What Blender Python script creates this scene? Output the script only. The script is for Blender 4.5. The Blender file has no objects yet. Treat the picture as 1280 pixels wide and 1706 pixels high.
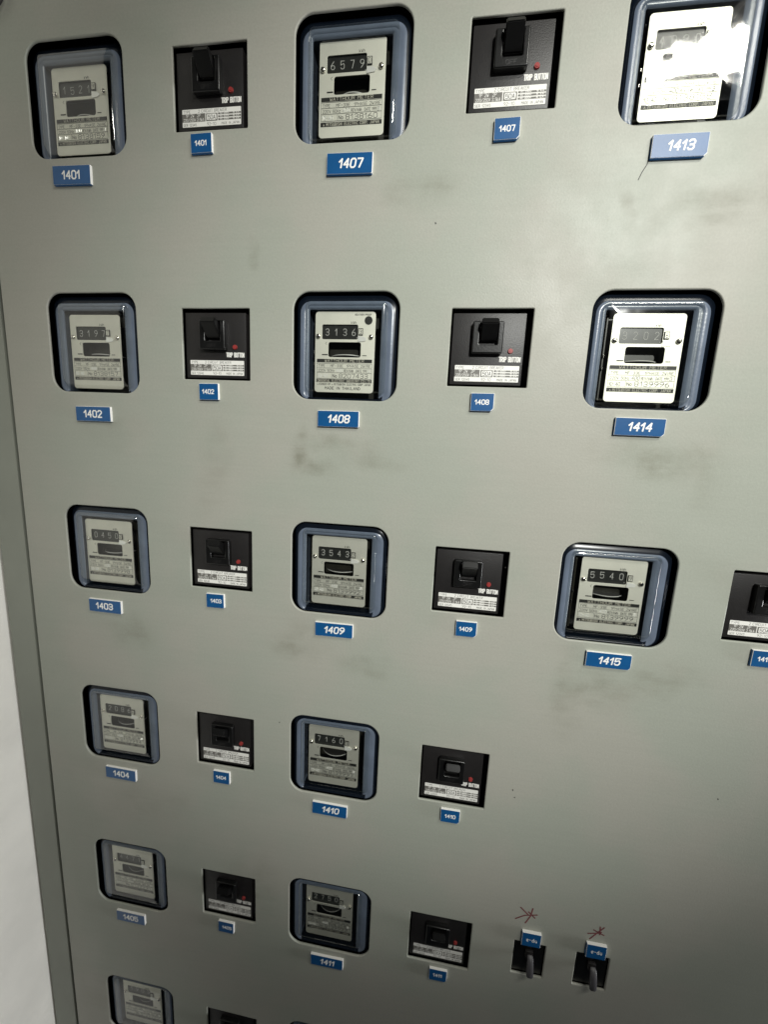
import bpy, bmesh, math, random
from mathutils import Vector, Matrix
random.seed(7)
S = bpy.context.scene
COL = S.collection

# ------------------------------------------------------------------ camera
cam_d = bpy.data.cameras.new("camera"); cam = bpy.data.objects.new("camera", cam_d); COL.objects.link(cam)
right = Vector((0.988359, 0.145195, 0.045446)); down = Vector((0.068696, -0.159378, -0.984825)); fwd = Vector((-0.135748, 0.976482, -0.167497))
M = Matrix((right, -down, -fwd)).transposed().to_4x4()
M.translation = Vector((0.54041, -0.57611, -0.45323))
cam.matrix_world = M
cam_d.sensor_fit = 'AUTO'; cam_d.sensor_width = 36; cam_d.lens = 14.16
cam_d.clip_start = 0.01; cam_d.clip_end = 60
cam_d.dof.use_dof = True; cam_d.dof.focus_distance = 0.52; cam_d.dof.aperture_fstop = 5.0
S.camera = cam

# ------------------------------------------------------------------ world / light
W = bpy.data.worlds.new("World"); S.world = W; W.use_nodes = True
bg = W.node_tree.nodes["Background"]
bg.inputs[0].default_value = (0.60, 0.72, 0.85, 1); bg.inputs[1].default_value = 0.015

def area(name, loc, target, sx, sy, power, col):
    d = bpy.data.lights.new(name, 'AREA'); d.shape = 'RECTANGLE'; d.size = sx; d.size_y = sy
    d.energy = power; d.color = col
    o = bpy.data.objects.new(name, d); COL.objects.link(o); o.location = loc
    q = (Vector(target) - Vector(loc)).normalized()
    # keep the long side horizontal
    zax = -q; xax = Vector((0, 0, 1)).cross(zax).normalized() * -1; yax = zax.cross(xax)
    o.matrix_world = Matrix((xax, yax, zax)).transposed().to_4x4()
    o.matrix_world.translation = Vector(loc)
    return o
SPOTE, SPOTS, SPOTL, SPOTA = 440, 0.485, (1.67, -2.91, 0.90), (0.63, 0, -0.455)
area("tube_lamp", (1.42, -0.98, 0.80), (0.95, 0.0, -0.2), 0.95, 0.11, 15, (1.0, 0.985, 0.90))
area("wall_fill_light", (3.2, -0.21, -1.35), (-0.21, -0.20, -1.35), 0.3, 0.8, 42, (0.98, 0.99, 1.0))  # added fill light that brightens the side wall; no real doorway behind it
sd = bpy.data.lights.new("panel_fill_spot", 'SPOT'); sd.energy = SPOTE; sd.spot_size = SPOTS; sd.spot_blend = 1.0; sd.shadow_soft_size = 0.06; sd.color = (0.99, 1.0, 0.95)  # added spot, its cone shaped to the panel's bright area and falloff
so = bpy.data.objects.new("panel_fill_spot", sd); COL.objects.link(so); so.location = SPOTL
so.rotation_euler = (Vector(SPOTA) - so.location).to_track_quat('-Z', 'Y').to_euler()

S.view_settings.view_transform = 'Standard'; S.view_settings.look = 'None'
S.view_settings.exposure = 0; S.view_settings.gamma = 1; S.view_settings.use_curve_mapping = False

# ------------------------------------------------------------------ materials
def mat(name, col, rough=0.5, metal=0.0, spec=0.5, bump=0.0, bscale=400, var=0.0, vscale=60, coat=0.0):
    m = bpy.data.materials.new(name); m.use_nodes = True
    nt = m.node_tree; b = nt.nodes["Principled BSDF"]
    b.inputs["Base Color"].default_value = (*col, 1); b.inputs["Roughness"].default_value = rough
    b.inputs["Metallic"].default_value = metal; b.inputs["Specular IOR Level"].default_value = spec
    b.inputs["Coat Weight"].default_value = coat; b.inputs["Coat Roughness"].default_value = 0.08
    tc = nt.nodes.new("ShaderNodeTexCoord")
    if var > 0:
        n = nt.nodes.new("ShaderNodeTexNoise"); n.inputs["Scale"].default_value = vscale; n.inputs["Detail"].default_value = 5
        nt.links.new(tc.outputs["Object"], n.inputs["Vector"])
        r = nt.nodes.new("ShaderNodeMapRange"); r.inputs[1].default_value = 0.3; r.inputs[2].default_value = 0.7
        r.inputs[3].default_value = 1 - var; r.inputs[4].default_value = 1 + var
        nt.links.new(n.outputs["Fac"], r.inputs[0])
        mx = nt.nodes.new("ShaderNodeVectorMath"); mx.operation = 'SCALE'; mx.inputs[0].default_value = col
        nt.links.new(r.outputs[0], mx.inputs["Scale"]); nt.links.new(mx.outputs[0], b.inputs["Base Color"])
    if bump > 0:
        n = nt.nodes.new("ShaderNodeTexNoise"); n.inputs["Scale"].default_value = bscale; n.inputs["Detail"].default_value = 3
        nt.links.new(tc.outputs["Object"], n.inputs["Vector"])
        bp = nt.nodes.new("ShaderNodeBump"); bp.inputs["Strength"].default_value = bump; bp.inputs["Distance"].default_value = 0.001
        nt.links.new(n.outputs["Fac"], bp.inputs["Height"]); nt.links.new(bp.outputs[0], b.inputs["Normal"])
    return m

STAINS = [  # x, z, half width, half height, strength
    (0.331, -0.470, 0.016, 0.045, .62), (0.348, -0.495, 0.030, 0.020, .60), (0.425, -0.475, 0.045, 0.018, .40), (0.38, -0.455, 0.07, 0.015, .28),
    (0.82, -0.452, 0.085, 0.028, .42), (0.875, -0.47, 0.03, 0.05, .25), (0.748, -0.805, 0.025, 0.065, .50), (0.79, -0.79, 0.05, 0.04, .34),
    (0.87, -0.765, 0.06, 0.03, .36), (0.835, -0.165, 0.060, 0.026, .62), (0.91, -0.15, 0.04, 0.03, .45), (0.74, -0.165, 0.012, 0.03, .45), (0.488, -0.134, 0.05, 0.028, .34),
    (0.334, -0.772, 0.05, 0.03, .32), (0.43, -0.80, 0.05, 0.02, .25), (0.02, -0.452, 0.06, 0.03, .25), (0.03, -0.79, 0.05, 0.03, .28),
    (0.27, -0.20, 0.012, 0.02, .3), (0.19, -0.50, 0.03, 0.10, .15), (0.05, -1.13, 0.08, 0.05, .2), (0.25, -1.27, 0.05, 0.07, .3), (0.60, -1.27, 0.03, 0.02, .3),
]
def paint():
    m = bpy.data.materials.new("panel_paint"); m.use_nodes = True
    nt = m.node_tree; N = nt.nodes; L = nt.links; b = N["Principled BSDF"]
    tc = N.new("ShaderNodeTexCoord"); P = tc.outputs["Object"]
    def noise(scale, detail=4, vec=P, rough=0.55):
        n = N.new("ShaderNodeTexNoise"); n.inputs["Scale"].default_value = scale; n.inputs["Detail"].default_value = detail
        n.inputs["Roughness"].default_value = rough; L.new(vec, n.inputs["Vector"]); return n.outputs["Fac"]
    def mapr(v, a, c, d, e):
        r = N.new("ShaderNodeMapRange"); r.interpolation_type = 'SMOOTHSTEP'
        r.inputs[1].default_value = a; r.inputs[2].default_value = c; r.inputs[3].default_value = d; r.inputs[4].default_value = e
        L.new(v, r.inputs[0]); return r.outputs[0]
    def math_(op, a, c):
        n = N.new("ShaderNodeMath"); n.operation = op
        for i, v in enumerate((a, c)):
            if isinstance(v, (int, float)): n.inputs[i].default_value = v
            else: L.new(v, n.inputs[i])
        return n.outputs[0]
    # warp coordinates so smudges get ragged outlines
    nz = N.new("ShaderNodeTexNoise"); nz.inputs["Scale"].default_value = 13; nz.inputs["Detail"].default_value = 6; L.new(P, nz.inputs["Vector"])
    sub = N.new("ShaderNodeVectorMath"); sub.operation = 'SUBTRACT'; L.new(nz.outputs["Color"], sub.inputs[0]); sub.inputs[1].default_value = (.5, .5, .5)
    sc = N.new("ShaderNodeVectorMath"); sc.operation = 'SCALE'; sc.inputs["Scale"].default_value = 0.09; L.new(sub.outputs[0], sc.inputs[0])
    ad = N.new("ShaderNodeVectorMath"); ad.operation = 'ADD'; L.new(P, ad.inputs[0]); L.new(sc.outputs[0], ad.inputs[1])
    tot = None
    for (x, z, rx, rz, s) in STAINS:
        a = N.new("ShaderNodeVectorMath"); a.operation = 'SUBTRACT'; L.new(ad.outputs[0], a.inputs[0]); a.inputs[1].default_value = (x, 0, z)
        mu = N.new("ShaderNodeVectorMath"); mu.operation = 'MULTIPLY'; L.new(a.outputs[0], mu.inputs[0]); mu.inputs[1].default_value = (1 / rx, 0, 1 / rz)
        le = N.new("ShaderNodeVectorMath"); le.operation = 'LENGTH'; L.new(mu.outputs[0], le.inputs[0])
        v = mapr(le.outputs["Value"], 0.0, 1.4, min(0.85, s * 1.45), 0.0)
        tot = v if tot is None else math_('MAXIMUM', tot, v)
    tot = math_('MULTIPLY', tot, mapr(noise(30, 5), 0.30, 0.75, 0.25, 0.85))
    wm = N.new("ShaderNodeMapping"); wm.inputs["Scale"].default_value = (14, 14, 55); wm.inputs["Rotation"].default_value = (0, 0.35, 0); L.new(P, wm.inputs["Vector"])
    tot = math_('MULTIPLY', tot, mapr(noise(1.0, 5, wm.outputs[0]), 0.35, 0.65, 0.45, 1.15))
    # broad colour mottling
    mixc = N.new("ShaderNodeMix"); mixc.data_type = 'RGBA'
    mixc.inputs["A"].default_value = (0.358, 0.376, 0.325, 1); mixc.inputs["B"].default_value = (0.388, 0.384, 0.338, 1)
    L.new(mapr(noise(5, 6), 0.38, 0.62, 0, 1), mixc.inputs["Factor"])
    dirt = N.new("ShaderNodeMix"); dirt.data_type = 'RGBA'; L.new(tot, dirt.inputs["Factor"])
    L.new(mixc.outputs["Result"], dirt.inputs["A"]); dirt.inputs["B"].default_value = (0.155, 0.150, 0.105, 1)
    # faint wiped horizontal streaks
    mp = N.new("ShaderNodeMapping"); mp.inputs["Scale"].default_value = (6, 6, 160); L.new(P, mp.inputs["Vector"])
    st = mapr(noise(1.0, 3, mp.outputs[0]), 0.3, 0.7, 0.988, 1.012)
    sp = mapr(noise(330, 2), 0.25, 0.75, 0.965, 1.035)
    fin = N.new("ShaderNodeVectorMath"); fin.operation = 'SCALE'; L.new(dirt.outputs["Result"], fin.inputs[0]); L.new(math_('MULTIPLY', st, sp), fin.inputs["Scale"])
    L.new(fin.outputs[0], b.inputs["Base Color"])
    L.new(mapr(noise(14, 4), 0.3, 0.7, 0.40, 0.52), b.inputs["Roughness"])
    b.inputs["Specular IOR Level"].default_value = 0.33
    bp = N.new("ShaderNodeBump"); bp.inputs["Strength"].default_value = 0.25; bp.inputs["Distance"].default_value = 0.0006
    L.new(noise(420, 2), bp.inputs["Height"])
    bp2 = N.new("ShaderNodeBump"); bp2.inputs["Strength"].default_value = 0.12; bp2.inputs["Distance"].default_value = 0.004
    L.new(noise(4, 2), bp2.inputs["Height"]); L.new(bp.outputs[0], bp2.inputs["Normal"])
    L.new(bp2.outputs[0], b.inputs["Normal"])
    return m
M_PAINT = paint()
M_FRAME = mat("frame_paint", (0.27, 0.285, 0.245), 0.5, bump=0.2, bscale=400, var=0.06, vscale=8)
M_IN = mat("cabinet_inside", (0.010, 0.010, 0.010), 0.8, var=0.2)
M_WALL = mat("white_wall", (0.88, 0.86, 0.80), 0.8, bump=0.7, bscale=90, var=0.06, vscale=11)
M_HOUS = mat("blue_grey_plastic", (0.135, 0.165, 0.222), 0.26, spec=0.5, bump=0.10, bscale=300, var=0.10, vscale=40)
M_BASE = mat("black_base", (0.018, 0.017, 0.012), 0.4, var=0.25)
M_PLATE = mat("satin_name_plate", (0.84, 0.83, 0.75), 0.58, metal=0.76, var=0.03, vscale=50)
M_CREAM = mat("cream_lettering", (0.55, 0.53, 0.45), 0.5, var=0.03)
M_RIM = mat("navy_gloss_rim", (0.005, 0.008, 0.014), 0.24, spec=0.3, var=0.1)
M_INK = mat("black_ink", (0.016, 0.016, 0.015), 0.5, var=0.2)
M_INK2 = mat("grey_ink", (0.06, 0.058, 0.05), 0.5, var=0.2)
M_DRUM = mat("black_drum", (0.022, 0.023, 0.022), 0.35, var=0.2)
M_DIG = mat("white_digit", (0.48, 0.48, 0.46), 0.5, var=0.05)
M_SILV = mat("silver_print", (0.95, 0.95, 0.92), 0.30, metal=0.3, var=0.03)
M_METAL = mat("polished_screw", (0.75, 0.72, 0.66), 0.16, metal=1.0, var=0.1)
M_BREAK = mat("charcoal_plastic", (0.015, 0.0135, 0.0135), 0.44, spec=0.5, bump=0.25, bscale=700, var=0.12, vscale=90)
M_BLK = mat("black_plastic", (0.006, 0.006, 0.006), 0.28, spec=0.5, bump=0.08, bscale=500, var=0.2)
M_LEV2 = mat("dull_black_lever", (0.005, 0.005, 0.005), 0.38, spec=0.3, var=0.2)
M_RED = mat("red_button", (0.30, 0.040, 0.038), 0.3, var=0.1)
M_STKR = mat("white_label", (0.86, 0.85, 0.81), 0.4, var=0.03)
M_STKG = mat("grey_label_band", (0.155, 0.148, 0.135), 0.4, var=0.15, vscale=300)
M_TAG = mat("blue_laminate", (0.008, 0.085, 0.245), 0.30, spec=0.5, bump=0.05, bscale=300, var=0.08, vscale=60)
M_TAGW = mat("white_laminate", (0.90, 0.89, 0.86), 0.45, var=0.02)
M_RUBBER = mat("dark_cable", (0.03, 0.03, 0.03), 0.5, var=0.2)
M_DISC = mat("aluminium_disc", (0.05, 0.048, 0.045), 0.45, metal=0.5, var=0.1)
M_MARK = mat("red_marker", (0.17, 0.045, 0.050), 0.7, var=0.3, vscale=200)
M_LEVER = mat("grey_lever", (0.075, 0.072, 0.078), 0.45, var=0.1)
def glass():
    m = bpy.data.materials.new("clear_cover"); m.use_nodes = True
    nt = m.node_tree; N = nt.nodes; L = nt.links
    for n in list(N): N.remove(n)
    out = N.new("ShaderNodeOutputMaterial"); mx = N.new("ShaderNodeMixShader")
    tr = N.new("ShaderNodeBsdfTransparent"); tr.inputs[0].default_value = (0.93, 0.94, 0.92, 1)
    gl = N.new("ShaderNodeBsdfGlossy"); gl.inputs["Roughness"].default_value = 0.07
    lw = N.new("ShaderNodeLayerWeight"); lw.inputs[0].default_value = 0.5     # facing = 1 - |cos|, Schlick reflectance of two faces
    pw = N.new("ShaderNodeMath"); pw.operation = 'POWER'; pw.inputs[1].default_value = 4.5; L.new(lw.outputs["Facing"], pw.inputs[0])
    fr = N.new("ShaderNodeMath"); fr.operation = 'MULTIPLY_ADD'; fr.inputs[1].default_value = 0.90; fr.inputs[2].default_value = 0.085; L.new(pw.outputs[0], fr.inputs[0])
    tc = N.new("ShaderNodeTexCoord"); nz = N.new("ShaderNodeTexNoise"); nz.inputs["Scale"].default_value = 22; nz.inputs["Detail"].default_value = 2
    bp = N.new("ShaderNodeBump"); bp.inputs["Strength"].default_value = 0.35; bp.inputs["Distance"].default_value = 0.0015
    oi = N.new("ShaderNodeObjectInfo"); av = N.new("ShaderNodeVectorMath"); av.operation = 'ADD'; L.new(tc.outputs["Object"], av.inputs[0]); L.new(oi.outputs["Location"], av.inputs[1])
    L.new(av.outputs[0], nz.inputs["Vector"]); L.new(nz.outputs["Fac"], bp.inputs["Height"]); L.new(bp.outputs[0], gl.inputs["Normal"])
    L.new(fr.outputs[0], mx.inputs[0]); L.new(tr.outputs[0], mx.inputs[1]); L.new(gl.outputs[0], mx.inputs[2]); L.new(mx.outputs[0], out.inputs[0])
    return m
M_GLASS = glass()

# ------------------------------------------------------------------ helpers
def link(name, me, m=None, parent=None, loc=(0, 0, 0)):
    o = bpy.data.objects.new(name, me); COL.objects.link(o); o.location = loc
    if m is not None and me is not None and len(me.materials) == 0: me.materials.append(m)
    if parent is not None: o.parent = parent
    return o
def finish(bm, name="mesh", smooth=None):
    me = bpy.data.meshes.new(name); bmesh.ops.recalc_face_normals(bm, faces=bm.faces); bm.to_mesh(me); bm.free()
    if smooth is not None:
        me.polygons.foreach_set("use_smooth", [True] * len(me.polygons))
        me.set_sharp_from_angle(angle=math.radians(smooth))
    return me
def tag(o, label, cat, group=None, kind=None):
    if label: o["label"] = label
    if cat: o["category"] = cat
    if group: o["group"] = group
    if kind: o["kind"] = kind
def add_box(bm, x0, x1, y0, y1, z0, z1, bev=0.0, seg=2):
    r = bmesh.ops.create_cube(bm, size=1.0)
    for v in r["verts"]:
        v.co = Vector(((x0 + x1) / 2 + v.co.x * (x1 - x0), (y0 + y1) / 2 + v.co.y * (y1 - y0), (z0 + z1) / 2 + v.co.z * (z1 - z0)))
    if bev > 0:
        es = set(e for v in r["verts"] for e in v.link_edges)
        bmesh.ops.bevel(bm, geom=list(es), offset=bev, segments=seg, affect='EDGES', profile=0.6)
def rrect(x0, x1, z0, z1, r, n=7):
    pts = []
    for (cx, cz, a0) in ((x1 - r, z1 - r, 0), (x0 + r, z1 - r, 90), (x0 + r, z0 + r, 180), (x1 - r, z0 + r, 270)):
        for i in range(n + 1):
            a = math.radians(a0 + 90 * i / n); pts.append((cx + r * math.cos(a), cz + r * math.sin(a)))
    return pts
def loft(rings, cap_end=False, cap_start=False, n=7):
    """rings: (x0,x1,z0,z1,r,y)"""
    bm = bmesh.new(); prev = None
    for i, (x0, x1, z0, z1, r, y) in enumerate(rings):
        vs = [bm.verts.new((x, y, z)) for x, z in rrect(x0, x1, z0, z1, r, n)]
        if prev:
            for k in range(len(vs)):
                bm.faces.new((prev[k], prev[(k + 1) % len(vs)], vs[(k + 1) % len(vs)], vs[k]))
        elif cap_start: bm.faces.new(vs)
        prev = vs
    if cap_end: bm.faces.new(prev)
    return bm
def sheet(outer, holes, thick, bev, yfront):
    """flat sheet with holes (outlines in x,z), front face at yfront, rounded arrises"""
    cu = bpy.data.curves.new("c", 'CURVE'); cu.dimensions = '2D'; cu.fill_mode = 'BOTH'
    cu.extrude = thick / 2 - bev; cu.bevel_depth = bev; cu.bevel_resolution = 2; cu.offset = -bev
    for pts in [outer] + holes:
        s = cu.splines.new('POLY'); s.points.add(len(pts) - 1); s.use_cyclic_u = True
        for p, (x, z) in zip(s.points, pts): p.co = (x, z, 0, 1)
    o = bpy.data.objects.new("c", cu); COL.objects.link(o)
    dg = bpy.context.evaluated_depsgraph_get(); me = bpy.data.meshes.new_from_object(o.evaluated_get(dg))
    bpy.data.objects.remove(o)
    bm = bmesh.new(); bm.from_mesh(me)
    for v in bm.verts:
        x, y, z = v.co; v.co = (x, yfront + thick / 2 - z, y)
    bmesh.ops.remove_doubles(bm, verts=bm.verts, dist=1e-6)
    me2 = finish(bm, "sheet"); me2.materials.clear(); return me2

# stroke lettering: engraved single-line characters on a 4 x 6 grid
G = {
'0': ["10,01,05,16,36,45,41,30,10"], '1': ["04,26,20"], '2': ["05,16,36,45,44,00,40"], '3': ["05,16,36,45,44,33,13", "33,42,41,30,10,01"],
'4': ["42,02,36,30"], '5': ["46,06,03,34,43,41,30,10,01"], '6': ["36,03,01,10,30,41,42,33,13,02"], '7': ["06,46,20"],
'8': ["13,04,05,16,36,45,44,33,13,02,01,10,30,41,42,33"], '9': ["10,43,45,36,16,05,04,13,33,44"],
'A': ["00,26,40", "12,32"], 'B': ["00,06,36,45,44,33,03", "33,42,41,30,00"], 'C': ["45,36,16,05,01,10,30,41"], 'D': ["00,06,26,44,42,20,00"],
'E': ["46,06,00,40", "03,33"], 'F': ["46,06,00", "03,33"], 'G': ["45,36,16,05,01,10,30,41,43,23"], 'H': ["00,06", "40,46", "03,43"],
'I': ["26,20"], 'J': ["36,31,20,10,01"], 'K': ["00,06", "46,03,40"], 'L': ["06,00,40"], 'M': ["00,06,23,46,40"], 'N': ["00,06,40,46"],
'O': ["10,01,05,16,36,45,41,30,10"], 'P': ["00,06,36,45,44,33,03"], 'R': ["00,06,36,45,44,33,03", "23,40"], 'S': ["45,36,16,05,04,42,41,30,10,01"],
'T': ["06,46", "26,20"], 'U': ["06,01,10,30,41,46"], 'V': ["06,20,46"], 'W': ["06,10,23,30,46"], 'X': ["00,46", "06,40"], 'Y': ["06,23,46", "23,20"], 'Z': ["06,46,00,40"],
'k': ["00,06", "34,02,30"], 'h': ["00,06", "03,14,24,33,30"], 'o': ["10,01,03,14,24,33,31,20,10"], 'd': ["36,30,10,01,03,14,34"], 'u': ["04,01,10,20,31,34,30"],
'e': ["02,32,33,24,14,03,01,10,30"], 'n': ["00,04,24,33,30"], 'z': ["04,34,00,30"], 'c': ["34,14,03,01,10,30"], '.': ["10,11"], '-': ["03,33"], '/': ["00,46"], '(': ["36,14,12,30"], ')': ["16,34,32,10"], '^': ["00,24,40"],
}
def text_strokes(s, x, z, h, wf=1.0, slant=0.0):
    """returns polylines and advances; x = left, z = baseline"""
    out = []; u = h / 6.0; cx = x
    for ch in s:
        if ch == ' ': cx += 4.2 * u * wf; continue
        g = G[ch]; narrow = 2.2 if ch in '1.I' else (4 if ch not in 'khoeun()' else 3.4)
        x0 = 1.0 if ch in '.1' else (1.0 if ch == 'I' else 0)
        if ch == '1': x0 = 0.3
        for st in g:
            pts = []
            for p in st.split(','):
                gx, gz = int(p[0]), int(p[1]); pts.append((cx + ((gx - x0) * wf + slant * gz) * u, z + gz * u))
            out.append(pts)
        cx += (narrow + 1.7) * u * wf
    return out, cx - x - 1.7 * u * wf
def text_w(s, h, wf=1.0): return text_strokes(s, 0, 0, h, wf)[1]
def strokes_mesh(lines, w, y, depth=0.25):
    """lines: polylines [(x,z)..]; flattened tubes of width w centred on the surface y"""
    bm = bmesh.new(); parts = []
    for pts in lines:
        cur = [pts[0]]
        for i in range(1, len(pts)):
            cur.append(pts[i])
            if i < len(pts) - 1:
                a = Vector(pts[i]) - Vector(pts[i - 1]); b = Vector(pts[i + 1]) - Vector(pts[i])
                if a.length > 0 and b.length > 0 and a.normalized().dot(b.normalized()) < -0.15: parts.append(cur); cur = [pts[i]]
        parts.append(cur)
    for pts in parts:
        cyc = len(pts) > 2 and pts[0] == pts[-1]
        if cyc: pts = pts[:-1]
        n = len(pts); P = [Vector((a, b)) for a, b in pts]; rings = []
        for i in range(n):
            if cyc: d1 = (P[i] - P[i - 1]).normalized(); d2 = (P[(i + 1) % n] - P[i]).normalized()
            else:
                d1 = (P[i] - P[i - 1]).normalized() if i > 0 else (P[1] - P[0]).normalized()
                d2 = (P[i + 1] - P[i]).normalized() if i < n - 1 else d1
            t = (d1 + d2); t = t.normalized() if t.length > 1e-6 else d1
            c = max(0.5, t.dot(d1)); nn = Vector((-t.y, t.x)) * (w / 2 / c)
            p = P[i]
            if not cyc and i == 0: p = p - d2 * w * 0.35
            if not cyc and i == n - 1: p = p + d1 * w * 0.35
            a = bm.verts.new((p.x + nn.x, y, p.y + nn.y)); f = bm.verts.new((p.x, y - w * depth, p.y)); b = bm.verts.new((p.x - nn.x, y, p.y - nn.y))
            rings.append((a, f, b))
        rng = range(n) if cyc else range(n - 1)
        for i in rng:
            r1, r2 = rings[i], rings[(i + 1) % n]
            bm.faces.new((r1[0], r1[1], r2[1], r2[0])); bm.faces.new((r1[1], r1[2], r2[2], r2[1]))
        if not cyc:
            bm.faces.new(rings[0]); bm.faces.new(rings[-1])
    me = bpy.data.meshes.new("strokes"); bm.to_mesh(me); bm.free()
    return me
def centred(s, cx, z, h, wf=1.0, slant=0.0):
    return text_strokes(s, cx - text_w(s, h, wf) / 2, z, h, wf, slant)[0]
def fit(s, x0, x1, z, h):
    w = text_w(s, h, 1.0); return text_strokes(s, x0, z, h, (x1 - x0) / w)[0]

# ------------------------------------------------------------------ layout (metres; x along the panel, z up, front face y = 0)
MX = [0.0, 0.39430, 0.79019]; RZ = [0.0, -0.32312, -0.64762, -0.97335, -1.29714, -1.62765]
BX = [0.14907, 0.53903, 0.93350]; BW, BH, BZ = 0.10474, 0.09882, -0.04878
MW, MHT = 0.150, 0.14403
# (row, col, number, register, serial, plate dx, plate dz)
METERS = [(0, 0, '1401', '1521', '8138159', -.001, .001), (1, 0, '1402', '3197', '8138157', -.0035, -.003), (2, 0, '1403', '0450', '8139998', -.0045, -.001),
          (3, 0, '1404', '2086', '8139994', -.003, -.001), (4, 0, '1405', '4471', '8139991', -.003, -.001), (5, 0, '1406', '1903', '8139990', -.002, 0),
          (0, 1, '1407', '6579', '8138160', 0, .004), (1, 1, '1408', '3136', '8207433', 0, .002), (2, 1, '1409', '3543', '8139992', .0005, .0015),
          (3, 1, '1410', '7160', '8139997', 0, .001), (4, 1, '1411', '2750', '8139993', 0, 0), (5, 1, '1412', '5012', '8139989', 0, 0),
          (0, 2, '1413', '4080', '8138158', -.0015, .001), (1, 2, '1414', '3202', '8139996', .002, .0005), (2, 2, '1415', '5540', '8139999', .003, .002)]
BREAKERS = [(0, 0, '1401'), (1, 0, '1402'), (2, 0, '1403'), (3, 0, '1404'), (4, 0, '1405'), (5, 0, '1406'),
            (0, 1, '1407'), (1, 1, '1408'), (2, 1, '1409'), (3, 1, '1410'), (4, 1, '1411'), (2, 2, '1415')]
SWITCH = [(0.7400, -1.2955, 0.0505, 0.0665), (0.8390, -1.2935, 0.0510, 0.0660)]

# ------------------------------------------------------------------ cabinet and wall
cab = bpy.data.objects.new("meter_cabinet", None); COL.objects.link(cab); cab.location = (0.5, 0, -2.1)
tag(cab, "large grey-green steel meter cabinet front with rows of cutouts and a narrow left strip", "cabinet")
def cpart(name, me, m): 
    o = link(name, me, m, cab); o.location = (-0.5, 0, 2.1); return o
holes = [rrect(MX[c] - MW / 2, MX[c] + MW / 2, RZ[r] - MHT / 2, RZ[r] + MHT / 2, 0.0235, 9) for (r, c, *_) in METERS]
holes += [rrect(BX[c], BX[c] + BW, RZ[r] + BZ, RZ[r] + BZ + BH, 0.0012, 2) for (r, c, _) in BREAKERS]
holes += [rrect(x - w / 2, x + w / 2, z - h / 2, z + h / 2, 0.0012, 2) for (x, z, w, h) in SWITCH]
DOOR = (-0.1535, 1.75, -2.08, 0.62)
me = sheet([(DOOR[0], DOOR[2]), (DOOR[1], DOOR[2]), (DOOR[1], DOOR[3]), (DOOR[0], DOOR[3])], holes, 0.0042, 0.0016, 0.0)
cpart("door_panel", me, M_PAINT)
bm = bmesh.new(); add_box(bm, -0.2090, -0.1588, 0.0005, 0.04, -2.1, 0.66, 0.0012)
cpart("frame_strip", finish(bm, "frame"), M_FRAME)
bm = bmesh.new()   # dark inside of the cabinet: back, sides, top, bottom
add_box(bm, -0.19, 1.80, 0.26, 0.27, -2.1, 0.66); add_box(bm, -0.155, -0.152, 0.0045, 0.259, -2.09, 0.65)
add_box(bm, 1.76, 1.79, 0.0045, 0.259, -2.09, 0.65); add_box(bm, -0.151, 1.759, 0.0045, 0.259, 0.63, 0.65); add_box(bm, -0.151, 1.759, 0.0045, 0.259, -2.1, -2.085)
cpart("cabinet_interior", finish(bm, "inside"), M_IN)
for (cx, cz, s, k) in ((0.7339, -1.2063, 1.0, 0), (0.8394, -1.2143, 0.85, 1)):
    lines = []
    if k == 0:
        lines += [[(cx - .016 * s, cz + .012), (cx - .004, cz + .001)], [(cx + .003, cz + .014), (cx + .001, cz - .001), (cx - .006, cz - .017)],
                  [(cx - .022, cz - .012), (cx - .008, cz - .002), (cx + .011, cz + .003)], [(cx - .003, cz + .006), (cx + .008, cz - .004)]]
    else:
        lines += [[(cx - .014, cz - .005), (cx + .001, cz - .001), (cx + .006, cz + .002)], [(cx + .009, cz + .012), (cx + .001, cz + .001), (cx - .010, cz - .015)],
                  [(cx + .003, cz + .012), (cx + .004, cz - .003)], [(cx - .006, cz + .004), (cx + .010, cz - .003)]]
    cpart("marker_asterisk", strokes_mesh(lines, 0.0022, -0.0001, 0.06), M_MARK)
lines = [[(0.757, -0.103), (0.7555, -0.114), (0.751, -0.122), (0.748, -0.130)], [(0.573, -0.753), (0.577, -0.760)], [(0.575, -0.760), (0.5785, -0.756)],
         [(0.120, -0.40), (0.1215, -0.43), (0.1205, -0.455)]]
cpart("dark_line", strokes_mesh(lines[:1], 0.0010, -0.0001, 0.08), M_INK)  # thin dark line running down from a tag's lower left corner
lines = [[(0.684, -0.978), (0.6845, -0.9795)], [(0.688, -0.991), (0.6886, -0.9915)], [(0.6395, -0.62), (0.640, -0.6206)], [(0.51, -0.17), (0.5105, -0.171)], [(0.97, -0.94), (0.9705, -0.941)], [(0.30, -0.92), (0.3004, -0.9208)]]
for l_ in lines: cpart("paint_speck", strokes_mesh([l_], 0.0016, -0.0001, 0.08), M_INK)

bm = bmesh.new(); add_box(bm, -0.32, -0.2135, -0.42, 0.5, -2.8, 0.7)
wall = link("wall", finish(bm, "wall"), M_WALL); wall["kind"] = "structure"
tag(wall, "white plastered side wall beside the left edge of the cabinet", "wall")

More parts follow.
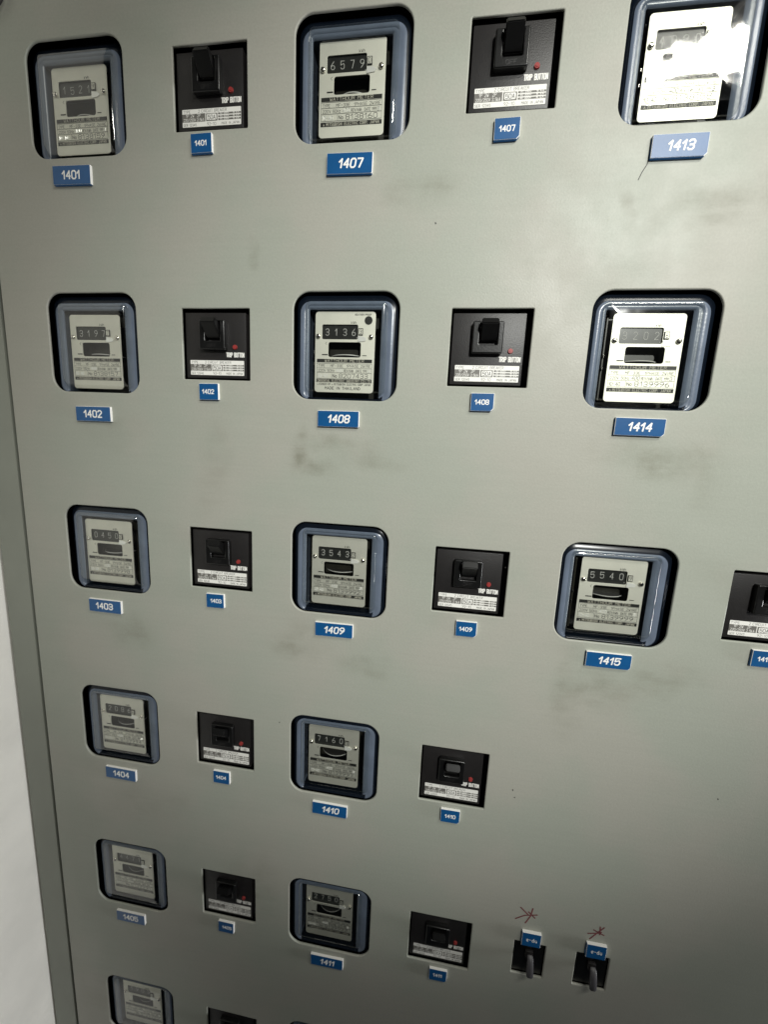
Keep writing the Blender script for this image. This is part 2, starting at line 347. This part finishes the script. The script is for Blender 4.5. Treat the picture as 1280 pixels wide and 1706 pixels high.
# cable at the top left corner
cu = bpy.data.curves.new("cable", 'CURVE'); cu.dimensions = '3D'; cu.bevel_depth = 0.0022; cu.bevel_resolution = 4
s = cu.splines.new('BEZIER'); s.bezier_points.add(3)
for bp_, co in zip(s.bezier_points, [(-0.16, -0.006, 0.085), (-0.116, -0.006, 0.1045), (-0.0935, -0.006, 0.124), (-0.085, -0.006, 0.19)]):
    bp_.co = co; bp_.handle_left_type = bp_.handle_right_type = 'AUTO'
o = bpy.data.objects.new("c", cu); COL.objects.link(o)
me = bpy.data.meshes.new_from_object(o.evaluated_get(bpy.context.evaluated_depsgraph_get())); bpy.data.objects.remove(o)
me.materials.clear(); cb = link("cable", me, M_RUBBER)
tag(cb, "thin dark cable crossing the upper left corner of the cabinet front", "cable")

# ------------------------------------------------------------------ meter meshes (local origin = centre of its cutout, y = 0 panel front)
rim_me = finish(loft([(-.0765, .0765, -.0790, .0750, .020, .040), (-.0765, .0765, -.0790, .0750, .020, .024), (-.0755, .0755, -.0780, .0740, .020, .0165),
                      (-.0738, .0738, -.0765, .0722, .019, .0125), (-.0712, .0715, -.0748, .0690, .017, .0092), (-.0672, .0668, -.0735, .0610, .015, .0078)]), "rim", 50)
housing_me = finish(loft([(-.0672, .0668, -.0735, .0610, .015, .0078), (-.0655, .0650, -.0728, .0594, .014, .0069), (-.0632, .0626, -.0720, .0578, .012, .0066),
                          (-.0605, .0592, -.0710, .0562, .010, .0071), (-.0590, .0572, -.0705, .0552, .008, .0080), (-.0575, .0550, -.0700, .0542, .005, .0076),
                          (-.0552, .0510, -.0695, .0515, .002, .0085), (-.0545, .0488, -.0690, .0505, .0015, .0105), (-.0570, .0515, -.0690, .0535, .0015, .0130), (-.0570, .0515, -.0690, .0535, .0015, .0400)]), "housing", 50)
for p_ in housing_me.polygons:
    if p_.center.z < -.0655 and abs(p_.center.x) < .0545: p_.material_index = 1
housing_me.materials.append(M_HOUS); housing_me.materials.append(M_RIM)
bm = bmesh.new(); add_box(bm, -.079, .079, .0401, .075, -.081, .077, .004); base_me = finish(bm, "base", 30)
# inner frame uprights seen beside the plate
bm = bmesh.new(); add_box(bm, -.0505, -.0478, .020, .026, -.06, .045, .0008); add_box(bm, .0440, .0470, .030, .036, -.066, .045, .0008)
add_box(bm, -.0500, .0475, .026, .0395, .030, .046, .001); inner_me = finish(bm, "inner")
bm = bmesh.new()
for z in (-.006, -.022): add_box(bm, -.0500, -.0490, .0165, .0195, z, z + .004, .0004)
clip_me = finish(bm, "clips")
# clear cover: bowed front face, rounded bevel, skirts
def cover():
    rings = [(-.0605, .0590, -.0700, .0625, .008, .0180), (-.0595, .0580, -.0650, .0610, .008, .0085), (-.0583, .0568, -.0585, .0597, .0065, .0035), (-.0572, .0557, -.0560, .0587, .0052, .0017),
             (-.0556, .0541, -.0543, .0571, .0038, .0007), (-.0530, .0515, -.0515, .0545, .0028, .0003), (-.040, .039, -.040, .042, .002, -.0003), (-.022, .021, -.022, .024, .002, -.0006), (-.006, .005, -.004, .006, .002, -.0007)]
    return finish(loft(rings, cap_end=True), "cover", 60)
cover_me = cover()
PX0, PX1, PZ0, PZ1, PY = -.0468, .0401, -.0622, .0477, .0130
PWd, PHt = PX1 - PX0, PZ1 - PZ0
def pu(u): return PX0 + u * PWd
def pv(v): return PZ1 - v * PHt
plate_me = sheet(rrect(PX0, PX1, PZ0, PZ1, .0045, 6), [rrect(pu(.115), pu(.715), pv(.335), pv(.155), .0022, 4), rrect(pu(.225), pu(.77), pv(.555), pv(.370), .0030, 4)], .0012, .0002, PY)
plate_me.name = "name_plate"
bm = bmesh.new()
add_box(bm, pu(.10), pu(.73), PY + .0022, PY + .010, pv(.345), pv(.145), 0.001)
drum_me = finish(bm, "drum")
bm = bmesh.new(); add_box(bm, pu(.20), pu(.79), PY + .016, PY + .018, pv(.57), pv(.36)); cavity_me = finish(bm, "cavity")
bm = bmesh.new()
bmesh.ops.create_cone(bm, cap_ends=True, segments=48, radius1=.027, radius2=.027, depth=.0013, matrix=Matrix.Translation((pu(.4975), PY + .0300, pv(.518))))
disc_me = finish(bm, "disc", 30)
for p_ in disc_me.polygons: p_.material_index = 0 if abs(p_.normal.z) > .5 else 1  # flat faces coloured dark for the chamber they would reflect, edge kept pale
disc_me.materials.append(M_DISC); disc_me.materials.append(M_DIG)
bm = bmesh.new()
bmesh.ops.create_uvsphere(bm, u_segments=16, v_segments=10, radius=.0034)
for v in bm.verts: v.co.y *= 0.6
add_box(bm, -.0026, .0026, -.0022, -.0017, -.0004, .0004)
screw_me = finish(bm, "screw", 40)
bm = bmesh.new(); add_box(bm, pu(.725), pu(.80), PY - .0012, PY - .0001, pv(.285), pv(.20), .0002); sub_me = finish(bm, "subdigit")
bm = bmesh.new(); add_box(bm, pu(.735), pu(.79), PY - .0016, PY - .0013, pv(.275), pv(.21)); subw_me = finish(bm, "subface")
bm = bmesh.new()
vs = [bm.verts.new((pu(a), PY - .0004, pv(b))) for a, b in ((.72, .365), (.72, .295), (.83, .305), (.865, .33), (.84, .355))]
f = bm.faces.new(vs); r = bmesh.ops.extrude_face_region(bm, geom=[f])
for v in [g for g in r["geom"] if isinstance(g, bmesh.types.BMVert)]: v.co.y -= .0005
notch_me = finish(bm, "notch")

def ink_mesh(oriental):
    bm = bmesh.new()
    def bar(u0, u1, v0, v1, y=PY - .0003): add_box(bm, pu(u0), pu(u1), y, PY - .00005, pv(v1), pv(v0))
    bar(.035, .965, .580, .622); 
    if oriental: bar(.03, .97, .832, .872)
    else: bar(.03, .97, .838, .882)
    bar(.12, .215, .520, .533); bar(.80, .87, .528, .536)
    for v in (.630, .690, .752, .826) if not oriental else (.635, .693, .75, .826): bar(.035, .965, v - .0014, v + .0014)
    bar(.035, .038, .63, .826, PY - .0002); bar(.962, .965, .63, .826, PY - .0002); bar(.29, .293, .755, .822, PY - .0002)
    if oriental:
        bmesh.ops.create_cone(bm, cap_ends=True, segments=28, radius1=.0056, radius2=.0056, depth=.0003, matrix=Matrix.Translation((pu(.885), PY - .0003, pv(.105))) @ Matrix.Rotation(math.pi / 2, 4, 'X'))
    return finish(bm, "ink")
def print_lines(serial, oriental):
    h = .0034; L = []
    L += fit("TYPE", pu(.06), pu(.17), pv(.680), h) + fit("MF-33E  1PHASE 2WIRE", pu(.27), pu(.94), pv(.680), h)
    L += fit("220V 50Hz", pu(.06), pu(.34), pv(.740), h) + fit("REV/kWh  DATE 199", pu(.50), pu(.88), pv(.740), h)
    L += fit("kWh", pu(.60), pu(.685), pv(.145), .0030)
    L += [[(pu(.20), pv(.37)), (pu(.175), pv(.385)), (pu(.195), pv(.405))]]
    big = fit("No", pu(.31), pu(.38), pv(.810), .0042) + fit(serial, pu(.42), pu(.90), pv(.815), .0056)
    if oriental:
        L += fit("LICENSED BY ^ MITSUBISHI ELECTRIC CORP JAPAN", pu(.05), pu(.95), pv(.908), .0026)
        L += fit("WEATHER PROOF", pu(.66), pu(.93), pv(.045), .0020)
        big += fit("MADE IN THAILAND", pu(.18), pu(.78), pv(.962), .0036)
    return L, big
band_lines = {0: fit("WATTHOUR METER", pu(.17), pu(.83), pv(.617), .0037) + fit("^ MITSUBISHI ELECTRIC CORP. JAPAN", pu(.07), pu(.93), pv(.876), .0034),
              1: fit("WATTHOUR METER", pu(.17), pu(.83), pv(.617), .0037) + fit("ORIENTAL ELECTRIC INDUSTRY CO.LTD", pu(.05), pu(.95), pv(.868), .0033) + centred("oec", pu(.885), pv(.118), .0036, .8)}
def zsplit(lines, cuts):
    """group polylines by height so that each printed line is its own piece"""
    out = [[] for _ in range(len(cuts) + 1)]
    for l in lines:
        z = sum(p[1] for p in l) / len(l); out[sum(z < c for c in cuts)].append(l)
    return [o for o in out if o]
def link_many(name, groups, w, y, dep, m, parent, cache={}):
    for i, g in enumerate(groups):
        link(name, strokes_mesh(g, w, y, dep), m, parent)
band_me = {k: [strokes_mesh(g, .00050, PY - .00032, .15) for g in zsplit(v, (pv(.45), pv(.7)))] for k, v in band_lines.items()}
ink_me = {0: ink_mesh(False), 1: ink_mesh(True)}
silver_me = [strokes_mesh(q, .0008, PY - .00012, .5) for q in (fit("400", pu(.37), pu(.48), pv(.740), .0042), fit("10-40", pu(.055), pu(.215), pv(.812), .0044), fit("3", pu(.895), pu(.93), pv(.742), .0040))]

PLACE = {'1401': "at the top left corner of the panel", '1402': "second from the top in the left column", '1403': "third from the top in the left column",
         '1404': "fourth down in the left column", '1405': "fifth down in the left column", '1406': "lowest of the left column, cut by the photo edge",
         '1407': "at the top of the middle column", '1408': "second from the top in the middle column", '1409': "third from the top in the middle column",
         '1410': "fourth down in the middle column", '1411': "fifth down in the middle column", '1412': "lowest of the middle column, only its top edge in view",
         '1413': "", '1414': "", '1415': ""}
EXTRA = {'1413': "glass-fronted watthour meter washed out by lamp glare, above the blue tag 1413", '1414': "glass-fronted watthour meter with bright cream plate reading 3202, above tag 1414",
         '1415': "glass-fronted watthour meter reading 5540, above the blue tag 1415", '1408': "glass-fronted watthour meter with round black emblem on its plate, above tag 1408",
         '1406': "dim watthour meter lowest in the left column, cut off by the photo's bottom edge", '1412': "watthour meter lowest in the middle column, only its top edge in view"}
for (r, c, num, reg, ser, dx, dz) in METERS:
    t = bpy.data.objects.new("watthour_meter", None); COL.objects.link(t); t.location = (MX[c], 0, RZ[r])
    tag(t, EXTRA.get(num, f"glass-fronted watthour meter reading {reg}, above the blue tag {num}"), "meter", "watthour meters behind the panel cutouts")
    jx, jz = random.uniform(-.0013, .0013), random.uniform(-.0012, .0010)
    link("outer_rim", rim_me, M_RIM, t, (jx, 0, jz)); link("housing", housing_me, M_HOUS, t, (jx, 0, jz)); link("base", base_me, M_BASE, t); link("inner_frame", inner_me, M_BASE, t); link("clip", clip_me, M_METAL, t)
    pl = link("name_plate", plate_me, M_PLATE, t, (dx, 0, dz))
    ori = 1 if num == '1408' else 0
    link("printed_bars", ink_me[ori], M_INK, pl); [link("band_lettering", q, M_CREAM, pl) for q in band_me[ori]]
    small, big = print_lines(ser, ori)
    link_many("small_print", zsplit(small, (pv(.10), pv(.25), pv(.55), pv(.69), pv(.80))), .00046, PY - .00005, .1, M_INK2, pl); link_many("serial_number", zsplit(big, (pv(.88),)), .00062, PY - .00005, .1, M_INK, pl)
    [link("embossed_print", q, M_SILV, pl) for q in silver_me]
    rg = link("register", drum_me, M_DRUM, t, (dx, 0, dz))
    L = []
    for i, ch in enumerate(reg):
        jig = 0 if num not in ('1401', '1415') else random.uniform(-.001, .001)
        L += centred(ch, pu(.115 + .6 * (i + .55) / 4.05), pv(.283) + jig, .0088, .78)
    L += [[(pu(.695), pv(.315)), (pu(.6955), pv(.307))]]
    link("digits", strokes_mesh(L, .00078, PY + .0021, .2), M_DIG, rg)
    if num != '1413':
        pass
    dg_ = link("tenths_digit", sub_me, M_INK, t, (dx, 0, dz)); link("tenths_face", subw_me, M_PLATE, dg_)
    link("tenths_number", strokes_mesh(centred(ser[-1], pu(.7625), pv(.267), .0052, .7), .0006, PY - .00165, .1), M_INK, dg_)
    link("white_patch", notch_me, M_SILV, t, (dx, 0, dz))  # pale thin plate at the lower right of the register
    dc = link("disc_chamber", cavity_me, M_BASE, t, (dx, 0, dz)); link("rotor_disc", disc_me, M_DISC, dc)
    for u, v in ((.055, .300), (.935, .305)):
        sc_ = link("screw", screw_me, M_METAL, t, (pu(u) + dx, PY - .0012, pv(v) + dz)); sc_.rotation_euler = (0, random.uniform(0, 3.1), 0)
    gc = link("glass_cover", cover_me, M_GLASS, t, (jx, 0, jz)); gc.rotation_euler = (random.uniform(-.006, .006), 0, random.uniform(-.006, .006))

# ------------------------------------------------------------------ breakers (local origin = lower left of the cutout)
def bu(u): return u * BW
def bv(v): return BH * (1 - v)
bm = bmesh.new(); add_box(bm, .0025, BW - .0075, .0045, .050, .0028, BH - .0045, .0012); face_me = finish(bm, "face", 30)
bm = bmesh.new(); add_box(bm, -.004, BW + .004, .0300, .07, -.004, BH + .004); bback_me = finish(bm, "back")
blk_me = sheet(rrect(bu(.275), bu(.655), bv(.575), bv(.165), .0022, 4), [rrect(bu(.365), bu(.585), bv(.46), bv(.19), .0012, 3)], .0095, .0016, -.0045)
def prism(profile, x0, x1, bev=.0008):
    bm = bmesh.new()
    a = [bm.verts.new((x0, y, z)) for y, z in profile]; b = [bm.verts.new((x1, y, z)) for y, z in profile]
    bm.faces.new(a); bm.faces.new(b)
    for i in range(len(a)):
        j = (i + 1) % len(a); bm.faces.new((a[i], a[j], b[j], b[i]))
    bmesh.ops.recalc_face_normals(bm, faces=bm.faces)
    bmesh.ops.bevel(bm, geom=list(bm.edges), offset=bev, segments=2, affect='EDGES')
    return finish(bm, "prism", 35)
CZ = .0494
lever_me = prism([(-.0135, CZ + .0345), (-.0185, CZ + .0265), (-.0015, CZ + .0085), (.0040, CZ + .0085), (.0040, CZ + .024)], bu(.375), bu(.578), .0011)
bm = bmesh.new(); bmesh.ops.create_cone(bm, cap_ends=True, segments=24, radius1=.0036, radius2=.0030, depth=.0022, matrix=Matrix.Translation((bu(.765), .0036, bv(.525))) @ Matrix.Rotation(math.pi / 2, 4, 'X'))
btn_me = finish(bm, "button", 40)
bm = bmesh.new(); bmesh.ops.create_cone(bm, cap_ends=True, segments=16, radius1=.0016, radius2=.0016, depth=.0006, matrix=Matrix.Translation((bu(.765), .0023, bv(.525))) @ Matrix.Rotation(math.pi / 2, 4, 'X'))
btn2_me = finish(bm, "button_dimple", 40)
FY = .0045
trip_me = strokes_mesh(fit("TRIP", bu(.635), bu(.722), bv(.662), .0057) + fit("BUTTON", bu(.752), bu(.895), bv(.662), .0057), .00120, FY - .00005, .15)
lab_me = sheet(rrect(bu(.085), bu(.895), bv(.928), bv(.715), .0008, 3), [], .0004, .0001, FY - .0004)
bm = bmesh.new()
add_box(bm, bu(.085), bu(.405), FY - .0006, FY - .00045, bv(.868), bv(.772)); 
for k in range(3): add_box(bm, bu(.585), bu(.893), FY - .0006, FY - .00045, bv(.795 + k * .034), bv(.775 + k * .034))
add_box(bm, bu(.418), bu(.572), FY - .0006, FY - .00045, bv(.866), bv(.776), .0)
labg_me = finish(bm, "label_band")
box_me = sheet(rrect(bu(.430), bu(.560), bv(.858), bv(.785), .0014, 4), [], .0002, .00005, FY - .00085)
labt_me = strokes_mesh(fit("TYPE", bu(.10), bu(.20), bv(.760), .0030) + fit("2 CIRCUIT BREAKER", bu(.31), bu(.70), bv(.760), .0034)
                       + fit("SER 12345", bu(.10), bu(.28), bv(.918), .0028)[:12] + fit("92-10", bu(.43), bu(.55), bv(.918), .0034) + fit("MADE IN JAPAN", bu(.63), bu(.87), bv(.915), .0028), .00034, FY - .0004, .1)
labi_me = strokes_mesh(fit("1P 2W  2P", bu(.14), bu(.34), bv(.812), .0036) + fit("220/250V 2.5kA", bu(.105), bu(.385), bv(.862), .0034), .00038, FY - .0006, .1)
labj_me = strokes_mesh(sum([fit("AC 220V", bu(.61), bu(.73), bv(.791 + k * .034), .0015) + fit("5 kA", bu(.79), bu(.87), bv(.791 + k * .034), .0015) for k in range(3)], []), .00038, FY - .0006, .1)
labn_me = strokes_mesh(fit("50A", bu(.447), bu(.545), bv(.848), .0048), .0006, FY - .00085, .1)
onoff_me = strokes_mesh(fit("OFF", bu(.41), bu(.53), bv(.545), .0044), .0005, -.0045, .1)
BEX = {'1401': "black circuit breaker with its toggle up, above the small tag 1401", '1406': "dark circuit breaker at the bottom edge of the photo, right of the lowest meter",
       '1415': "circuit breaker cut off by the right edge of the photo, above tag 1415"}
for (r, c, num) in BREAKERS:
    t = bpy.data.objects.new("circuit_breaker", None); COL.objects.link(t); t.location = (BX[c], 0, RZ[r] + BZ)
    tag(t, BEX.get(num, f"black circuit breaker with red trip button, above the small blue tag {num}"), "circuit breaker", "circuit breakers in the square cutouts")
    fc = link("face_plate", face_me, M_BREAK, t); link("trip_lettering", trip_me, M_STKR, fc)
    link("mounting_case", bback_me, M_IN, t)
    b_ = link("toggle_surround", blk_me, M_BLK, t); link("off_lettering", onoff_me, M_BREAK, b_)
    link("toggle_lever", lever_me, M_LEV2, t)
    bt = link("trip_button", btn_me, M_RED, t); link("button_dimple", btn2_me, M_RED, bt)
    lb = link("rating_label", lab_me, M_STKR, t)
    link("label_band", labg_me, M_STKG, lb); link("rating_box", box_me, M_STKR, lb); link("label_print", labt_me, M_INK2, lb)
    link("band_print", labi_me, M_STKR, lb); link("band_print", labj_me, M_STKR, lb); link("rating_number", labn_me, M_INK, lb)

# ------------------------------------------------------------------ number tags
MT = {'00': (-0.0110, -0.0967), '10': (-0.0044, -0.4283), '11': (0.3886, -0.4217), '12': (0.7887, -0.4173), '21': (0.3904, -0.7433), '22': (0.7931, -0.7431),
      '01': (0.3950, -0.0995), '02': (0.7868, -0.0980), '20': (-0.0089, -0.7462), '30': (-0.0024, -1.0693), '31': (0.3910, -1.0686), '40': (-0.0036, -1.3915), '41': (0.3932, -1.3910)}
BT = {'10': (0.1909, -0.3895), '11': (0.5876, -0.3924), '21': (0.5917, -0.7184), '00': (0.1896, -0.0666), '01': (0.5899, -0.0707), '20': (0.1924, -0.7157),
      '30': (0.1955, -1.0411), '31': (0.5915, -1.0413), '41': (0.5935, -1.3646), '40': (0.1970, -1.3632), '22': (0.9870, -0.7160)}
def tag_core(w, h, t, ch):
    pts = [(-w / 2, -h / 2), (w / 2 - ch, -h / 2), (w / 2, -h / 2 + ch), (w / 2, h / 2), (-w / 2, h / 2)]
    bm = bmesh.new(); a = [bm.verts.new((x, 0, z)) for x, z in pts]; b = [bm.verts.new((x, -t, z)) for x, z in pts]
    bm.faces.new(a); bm.faces.new(b)
    for i in range(5): bm.faces.new((a[i], a[(i + 1) % 5], b[(i + 1) % 5], b[i]))
    bmesh.ops.recalc_face_normals(bm, faces=bm.faces)
    bmesh.ops.bevel(bm, geom=list(bm.edges), offset=.00025, segments=1, affect='EDGES')
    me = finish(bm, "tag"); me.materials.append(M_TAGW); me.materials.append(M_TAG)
    for p_ in me.polygons: p_.material_index = 1 if (p_.normal.z < -.6 or p_.normal.x < -.9) else 0  # bottom and left sides coloured blue as their shade, lit sides kept white
    return me
def tag_face(w, h, t, ch):
    e = .0005; w -= 2 * e; h -= 2 * e
    pts = [(-w / 2, -h / 2), (w / 2 - ch, -h / 2), (w / 2, -h / 2 + ch), (w / 2, h / 2), (-w / 2, h / 2)]
    bm = bmesh.new(); a = [bm.verts.new((x, -t + .0003, z)) for x, z in pts]; b = [bm.verts.new((x, -t - .0003, z)) for x, z in pts]
    bm.faces.new(a); bm.faces.new(b)
    for i in range(5): bm.faces.new((a[i], a[(i + 1) % 5], b[(i + 1) % 5], b[i]))
    return finish(bm, "tagface")
def number_tag(x, z, w, h, num, th, label, group, ch=.0004, rot=0.0, lean=0.0, wf=.95, sw=None, slant=0.0):
    t = .0040
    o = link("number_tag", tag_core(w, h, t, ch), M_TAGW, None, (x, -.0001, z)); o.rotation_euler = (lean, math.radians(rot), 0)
    tag(o, label, "number tag", group)
    link("blue_face", tag_face(w, h, t, ch), M_TAG, o)
    cxo = random.uniform(-.001, .002)
    link("engraved_number", strokes_mesh(centred(num, cxo, -th / 2, th, wf, slant), sw or th * .205, -t - .0003, .12), M_TAGW, o)
NUM = {f"{r}{c}": n for (r, c, n, *_) in METERS}
for k, (x, z) in MT.items():
    n = NUM[k]; col = int(k[1])
    number_tag(x, z, .0605, .0225 if k[0] != '0' else .0245, n, .0098, f"wide blue tag engraved {n} below its watthour meter",
               "wide blue number tags under the meters", ch=(.0004, .0010, .0030)[col], rot=random.uniform(-.8, .8), slant=(0, .16, .16)[col])
for k, (x, z) in BT.items():
    n = NUM[k]; col = int(k[1])
    number_tag(x, z, .0305, .0235, n, .0058, f"small square blue tag engraved {n} below its circuit breaker",
               "small blue number tags under the breakers", ch=(.0006, .0032, .001)[col], rot=random.uniform(-.8, .8))

# ------------------------------------------------------------------ two selector switches
for i, (x, z, w, h) in enumerate(SWITCH):
    t = bpy.data.objects.new("lever_switch", None); COL.objects.link(t); t.location = (x, 0, z)
    tag(t, ["black lever switch nearer the breaker 1411, left of the pair", "black lever switch farther right of the pair, set slightly lower in the photo"][i], "switch", "lever switches at the lower right")
    bm = bmesh.new(); add_box(bm, -w / 2 + .0015, w / 2 - .0015, .0035, .03, -h / 2 + .0025, h / 2 - .001, .001)
    link("switch_plate", finish(bm, "plate", 30), M_BLK, t)
    bm = bmesh.new(); add_box(bm, -.0060, .0060, -.002, .0034, .004, .018, .0015); link("lever_mount", finish(bm, "mount", 30), M_BREAK, t)
    bm = bmesh.new()
    prof = [(0.001, .0125, .0036), (-.004, .0095, .0044), (-.0080, .002, .0048), (-.0100, -.008, .0052), (-.0110, -.0165, .0054), (-.0105, -.0185, .0047)]
    rings = []
    for (y, zz, hw) in prof:
        rings.append([bm.verts.new(p) for p in ((-hw, y + .003, zz), (-hw, y - .0015, zz), (-hw * .6, y - .003, zz), (hw * .6, y - .003, zz), (hw, y - .0015, zz), (hw, y + .003, zz))])
    for a, b in zip(rings, rings[1:]):
        for k in range(6): bm.faces.new((a[k], a[(k + 1) % 6], b[(k + 1) % 6], b[k]))
    bm.faces.new(rings[0]); bm.faces.new(rings[-1])
    for v in bm.verts: v.co.x += .0015
    link("lever", finish(bm, "lever", 40), M_LEVER, t)
for (x, z, lab) in ((0.7392, -1.2485, "small blue tag with cursive marks above the left lever switch"), (0.8400, -1.2460, "small blue tag with cursive marks above the right lever switch")):
    t = .0050; w, h = .0300, .0260
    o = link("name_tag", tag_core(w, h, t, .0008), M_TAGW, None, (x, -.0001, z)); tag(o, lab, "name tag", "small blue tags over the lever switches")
    link("blue_face", tag_face(w, h, t, .0008), M_TAG, o)
    link("engraved_writing", strokes_mesh(fit("e-du", -.0075, .0085, -.003, .0065), .0010, -t - .0003, .12), M_TAGW, o)
